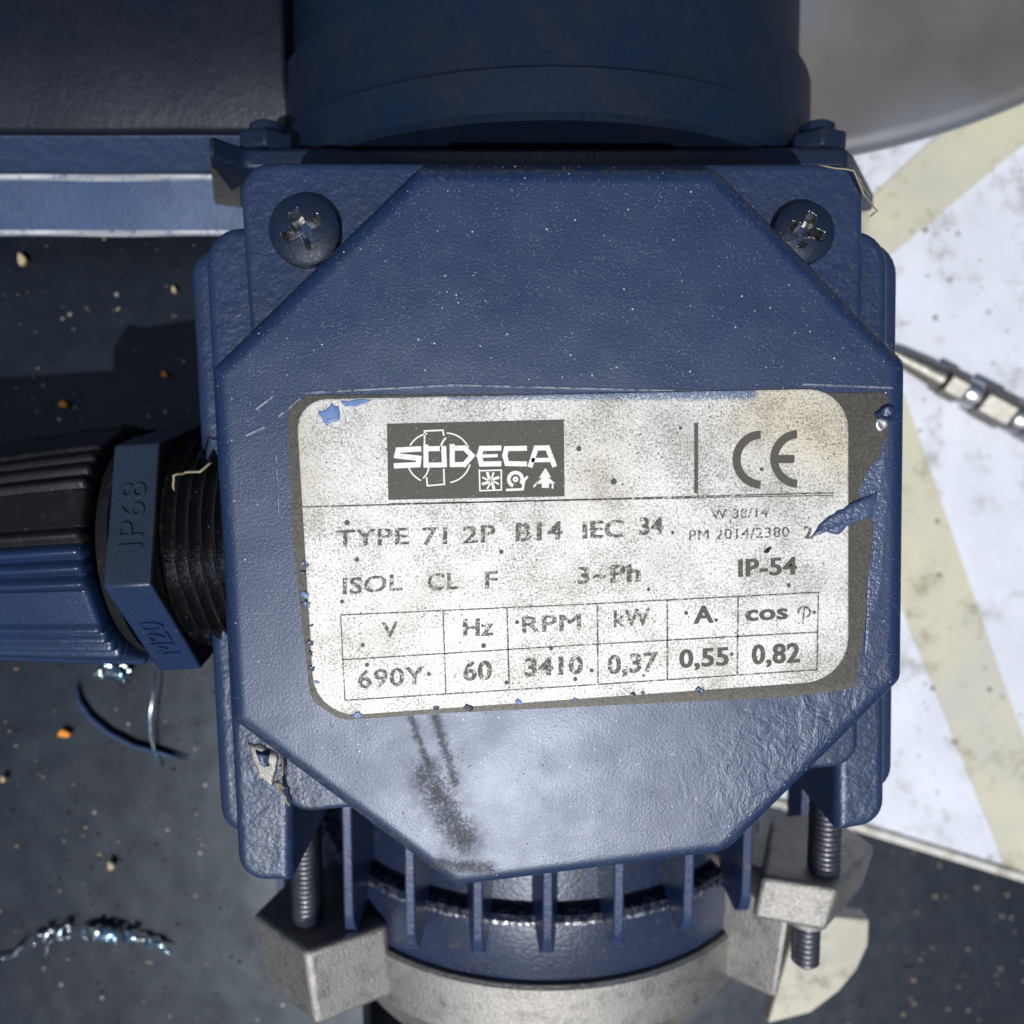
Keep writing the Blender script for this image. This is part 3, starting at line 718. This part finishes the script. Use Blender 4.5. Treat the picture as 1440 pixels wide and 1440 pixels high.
# ---------------- wear: paint over the plate, chips, fibres ----------------
M['blister'] = paint('paint_blister', (.045, .07, .14), .30, 1.6, .2, .7, .2, .3).m
M['pale_blue'] = paint('thin_blue_overspray', (.12, .20, .40), .4, 2, .1, .5, .3, .4).m
def blob(name, pts, z, h, mat, parent, jit=2.0, n=3):
    """irregular low mound over a pixel outline"""
    base = []
    N = len(pts)
    for i in range(N):
        a, b = Vector(pts[i]), Vector(pts[(i+1) % N])
        for k in range(n):
            t = k/n; q = a.lerp(b, t)+Vector((random.uniform(-jit, jit), random.uniform(-jit, jit))); base.append(q)
    cx = sum((q.x for q in base))/len(base); cy = sum((q.y for q in base))/len(base)
    V, Fc = [], []; m_ = len(base)
    for k, (f, zz) in enumerate(((1, 0), (.93, .7), (.7, 1), (.35, .85))):
        for q in base:
            x, y = cx+(q.x-cx)*f, cy+(q.y-cy)*f; p = P(x, y, z); V.append((p.x, p.y, z+h*zz*(1+.7*noise.noise(Vector((x*.06, y*.06, k))))))
    for k in range(3):
        for i in range(m_): j = (i+1) % m_; Fc.append((k*m_+i, k*m_+j, (k+1)*m_+j, (k+1)*m_+i))
    V.append((*P(cx, cy, z).xy, z+h*.8)); ci = len(V)-1
    for i in range(m_): Fc.append((3*m_+i, 3*m_+(i+1) % m_, ci))
    return mesh_obj(name, V, Fc, M[mat], parent, auto=60)
blob('paint_flake', [(1140, 757), (1152, 738), (1172, 722), (1192, 710), (1215, 700), (1234, 692), (1228, 725), (1205, 733), (1190, 740), (1180, 752), (1160, 748)], .3, .35, 'blister', plate, 1.5)
blob('paint_flake', [(1072, 776), (1083, 768), (1086, 771), (1080, 778)], .3, .2, 'cast_dark', plate, 1)
blob('paint_flake', [(1228, 580), (1244, 568), (1258, 572), (1256, 592), (1244, 592), (1234, 588)], .05, .7, 'cast', mot, 1.5)
blob('bare_chip', [(1230, 588), (1250, 588), (1250, 600), (1236, 608), (1230, 602)], .1, .3, 'bright', mot, 1.0)
blob('paint_flake', [(447, 580), (468, 566), (477, 572), (476, 590), (462, 600), (452, 592)], .3, .15, 'pale_blue', plate, 2.5)
blob('paint_flake', [(480, 564), (510, 560), (525, 562), (505, 570), (486, 573)], .3, .12, 'pale_blue', plate, 1.5)
blob('paint_flake', [(1204, 690), (1236, 640), (1246, 610), (1252, 700), (1240, 850), (1215, 930), (1222, 800), (1232, 720)], .12, .12, 'blister', mot, 2)
for k in range(16):      # crumbs of paint along the plate's left and lower edge
    if k < 9: y = 790+k*22+random.uniform(-8, 8); x = 427+(y-790)*.09+random.uniform(-4, 5)
    else: x = 520+(k-9)*75+random.uniform(-20, 20); y = 1004-(x-490)*.066+random.uniform(-3, 4)
    s_ = random.uniform(3, 8); blob('paint_flake', [(x-s_, y), (x-s_*.3, y-s_*.8), (x+s_, y-s_*.3), (x+s_*.6, y+s_*.7)], .28, .18, random.choice(['blister', 'cast_dark', 'pale_blue']), plate, 1.5, 2)
# bare chip on the rim at lower left with fibres
blob('bare_chip', [(350, 1042), (372, 1050), (392, 1060), (388, 1085), (384, 1105), (368, 1092), (356, 1075)], -14.4, .5, 'alu', mot, 2.5)
blob('paint_flake', [(360, 1052), (380, 1058), (378, 1078), (366, 1074)], -14.2, .9, 'blister', mot, 2)
def fibre(pts, z, r, mat, parent=None, name='fibre', lift=1.5):
    q = [P(x, y, z)+Vector((0, 0, lift*math.sin(i*1.7)**2)) for i, (x, y) in enumerate(pts)]
    out = []
    for i in range(len(q)-1):
        for k in range(4):
            out.append(q[i].lerp(q[i+1], k/4)+Vector((random.uniform(-1, 1), random.uniform(-1, 1), 0))*r*.6)
    out.append(q[-1]); return tube(name, out, r, M[mat], parent, origin=None if parent else q[0])
fibre([(398, 1060), (400, 1085), (390, 1098), (404, 1115), (408, 1132)], -11.6, .22, 'fluff', mot)
fibre([(385, 1100), (396, 1096), (402, 1108)], -11.6, .22, 'fluff', mot)
fibre([(1150, 232), (1195, 245), (1215, 275), (1228, 300), (1222, 306)], -11, .14, 'fluff', mot)
fibre([(245, 690), (250, 668), (262, 664), (285, 662), (300, 650)], -9, .22, 'fluff', mot)
fibre([(1196, 240), (1204, 258), (1212, 262), (1218, 280)], -11, .1, 'fluff', mot)
# grit caught along the lid's upper and lower-left edges
def crumbs(name, spots, mat, parent=None, kind='stuff', origin=None, mats=None):
    V, Fc, mi = [], [], []
    for (c, r) in spots:
        b = len(V); n = random.randint(5, 7)
        for k in range(n):
            a = 2*math.pi*k/n+random.uniform(-.3, .3); q = r*random.uniform(.6, 1.2); V.append((c.x+q*math.cos(a), c.y+q*math.sin(a)*random.uniform(.5, 1), c.z-r*.2))
        V.append((c.x+r*random.uniform(-.3, .3), c.y+r*random.uniform(-.3, .3), c.z+r*random.uniform(.3, .8)))
        m0 = random.randrange(len(mats)) if mats else 0
        for k in range(n): Fc.append((b+k, b+(k+1) % n, b+n)); mi.append(m0)
        Fc.append(tuple(range(b, b+n))); mi.append(m0)
    o = mesh_obj(name, V, Fc, [M[m] for m in (mats or [mat])], parent, origin=origin, smooth=False, mi=mi)
    o['kind'] = kind; return o
sp = []
for a, b, n in (((600, 236), (1005, 238), 90), ((1005, 238), (1262, 500), 70), ((330, 1012), (640, 1243), 60), ((430, 1136), (400, 1075), 25)):
    for k in range(n):
        t = random.random(); x, y = a[0]+(b[0]-a[0])*t, a[1]+(b[1]-a[1])*t
        sp.append((P(x+random.uniform(-3, 3), y+random.uniform(-3, 3), -1.6), random.uniform(.05, .16)))
crumbs('edge_grit', sp, None, mot, mats=['fluff', 'grit', 'grit'])

# ---------------- things lying about ----------------
# steel nozzle on the board
a, b = P(1205, 470, BZ+6), P(1475, 612, BZ+6); d = (b-a).normalized(); L = (b-a).length
noz = empty('steel_connector', P(1360, 550, BZ))
tag(noz, 'steel air line connector with stepped hexagonal collars lying on the white board', 'connector')
q = d.to_track_quat('X', 'Z').to_matrix()
def along(name, prof, mat, seg=32, auto=35):
    V, Fc = [], []
    for s_, r in prof:
        for i in range(seg):
            t = 2*math.pi*i/seg+.35; V.append(a+q@Vector((s_, r*math.cos(t), r*math.sin(t))))
    for k in range(len(prof)-1):
        for i in range(seg): Fc.append((k*seg+i, k*seg+(i+1) % seg, (k+1)*seg+(i+1) % seg, (k+1)*seg+i))
    Fc += [tuple(range(seg)), tuple(range((len(prof)-1)*seg, len(prof)*seg))]
    return mesh_obj(name, V, Fc, mat, noz, bevel=.25, auto=auto)
S = L/270*.885
def sp_(px): return (px-1205)*S*1.13
along('tip', [(0, 1.6), (sp_(1262), 2.2), (sp_(1275), 3.0), (sp_(1322), 3.9), (sp_(1323), 2.8)], M['nickel'])
along('hexagonal_collar', [(sp_(1325), 4.6), (sp_(1327), 5.2), (sp_(1350), 5.2), (sp_(1352), 4.6)], M['nickel'], seg=6)
along('ring', [(sp_(1352), 4.1), (sp_(1356), 4.5), (sp_(1369), 4.7), (sp_(1372), 4.3)], M['bright'])
along('hexagonal_collar', [(sp_(1373), 5.2), (sp_(1375), 5.9), (sp_(1414), 6.1), (sp_(1417), 5.4)], M['nickel'], seg=6)
along('sleeve', [(sp_(1418), 4.9), (sp_(1421), 5.2), (sp_(1433), 5.2), (sp_(1434), 4.6), (sp_(1437), 4.6), (sp_(1438), 5.6), (sp_(1500), 5.8), (sp_(1501), 4)], M['steel'])

# orange chips
for i, (x, y, s_, lab) in enumerate(((234, 527, 5, 'small orange chip lying close to the left wall of the terminal box'),
                                  (93, 569, 6, 'orange chip on the dark plate just above the ribbed gland cap'),
                                  (94, 1029, 7, 'elongated orange chip on the dark plate below the cable gland'))):
    c = P(x, y, PZ); r = s_*c.length*0+s_*.185
    pts = [(c.x+r*f*math.cos(t)*(1.5 if i == 2 else 1), c.y+r*f*math.sin(t), PZ+.4) for t, f in zip([k*math.tau/7 for k in range(7)], [1, .7, 1.1, .8, 1, .75, .95])]
    o = prism('orange_chip', pts, (.2, .1, 1.6), M['orange'], None, bevel=.3, origin=Vector((c.x, c.y, PZ)))
    tag(o, lab, 'chip', 'orange chips on the dark plate')
for i, (x, y, s_, lab) in enumerate(((36, 368, 9, 'tall sandy crumb near the left edge of the photo under the blue flange'), (160, 1213, 8, 'flat sandy crumb on the dark plate above the metal shavings'),
                                  (248, 410, 5, 'tiny tan crumb beside the upper left of the terminal box'), (10, 1092, 6, 'tan crumb at the far left edge below the cable gland'))):
    c = P(x, y, PZ); r = s_*.185
    pts = [(c.x+r*f*math.cos(t)*.8, c.y+r*f*math.sin(t)*1.1, PZ+.4) for t, f in zip([k*math.tau/6 for k in range(6)], [1, .7, 1.2, .8, 1, .75])]
    o = prism('sandy_crumb', pts, (.3, .2, 2.0), M['sand'], None, bevel=.5, origin=Vector((c.x, c.y, PZ)))
    tag(o, lab, 'crumb', 'sandy crumbs on the dark plate')

# metal shavings
def shaving(path, r, coil, turns, label, nm='metal_shaving'):
    r *= 1.2; coil *= .68
    q = [P(x, y, PZ+1.6) for x, y in path]; pts = []
    N = 26*(len(q)-1)
    V, Fc = [], []
    for i in range(N+1):
        t = i/N*(len(q)-1); k = min(int(t), len(q)-2); p = q[k].lerp(q[k+1], t-k)
        d = (q[k+1]-q[k]).normalized(); a_ = d.cross(Vector((0, 0, 1))).normalized(); b_ = a_.cross(d)
        ph = i/N*turns*math.tau; cr = coil*(1+.5*noise.noise(Vector((t*2, 1, 1))))
        c = p+a_*(math.cos(ph)+.6*noise.noise(Vector((t*7, 9, r))))*cr+b_*(math.sin(ph)+1)*cr*.6+d*cr*.5*math.sin(ph*1.7)
        w_ = r*(.9+1.3*noise.noise(Vector((t*6, 3, r*5))))*(1 if .04*N < i < .96*N else .4); tw = d*w_+b_*w_*.3
        V += [c-tw, c+tw, c+tw*.9+b_*.15, c-tw*.9+b_*.15]
    for i in range(N):
        for k in range(4): Fc.append((4*i+k, 4*i+(k+1) % 4, 4*i+4+(k+1) % 4, 4*i+4+k))
    Fc += [(0, 1, 2, 3), tuple(range(4*N, 4*N+4))]
    o = mesh_obj(nm, V, Fc, M['swarf'], origin=q[0]); return tag(o, label, 'shaving', 'curled metal shavings on the dark plate')
shaving([(-40, 1370), (5, 1348), (35, 1330)], .9, 1.2, 1.5, 'long pale metal shaving reaching in from the lower left edge')
shaving([(45, 1325), (70, 1312), (105, 1306)], .8, 2.0, 3, 'curly metal shaving with a forked end at lower left')
shaving([(62, 1342), (75, 1325), (100, 1312)], .7, .9, 1.2, 'short bluish metal shaving leaning on the curly one')
shaving([(118, 1314), (140, 1306), (160, 1315), (190, 1312)], .9, 2.6, 4.5, 'tangled bright metal shaving in the middle of the row')
shaving([(188, 1318), (214, 1324), (238, 1332)], .9, 1.2, 2.2, 'pointed metal shaving at the right end of the row')
shaving([(140, 950), (155, 940), (172, 948), (180, 938)], .9, 2.2, 3, 'bright crumpled shaving just below the gland cap')
shaving([(108, 628), (118, 655)], .8, .8, 1, 'small glinting shaving just above the gland cap')
tube_pts = [P(x, y, PZ+3+2*math.sin(i)) for i, (x, y) in enumerate(((219, 942), (216, 975), (211, 1005), (212, 1035), (219, 1060), (228, 1082)))]
o = tube('wire_piece', tube_pts, .36, M['swarf'], origin=tube_pts[0]); tag(o, 'thin bent silvery wire standing out below the gland nut', 'wire')
ap = [P(x, y, PZ+1.2) for x, y in ((108, 960), (112, 985), (128, 1008), (155, 1030), (190, 1048), (225, 1057), (262, 1068))]
o = tube('blue_strip', ap, .62, M['strip'], origin=ap[0], flatk=2); tag(o, 'curved blue painted sliver lying on the dark plate below the gland', 'sliver')
# dust and grit on the plate and the board
sp = []
for k in range(1500):
    x, y = random.uniform(-80, 405), random.uniform(300, 1460); sp.append((P(x, y, PZ+.3), random.choice([.08, .11, .15, .2, .3, .5])*random.uniform(.6, 1.3)))
for k in range(260):
    x, y = random.uniform(1190, 1500), random.uniform(1190, 1460); sp.append((P(x, y, GZ+.3), random.choice([.2, .3, .6, .9])*random.uniform(.6, 1.3)))
o = crumbs('ground_grit', sp, None, None, mats=['sand', 'grit', 'grit', 'steel', 'grit'], origin=Vector((0, 0, GZ)))
sp = [(P(random.uniform(1230, 1480), random.uniform(180, 1200), BZ+.1), random.choice([.15, .2, .3, .55])) for k in range(160)]
crumbs('board_grit', sp, None, None, mats=['grit', 'fluff'], origin=Vector((150, 0, BZ)))
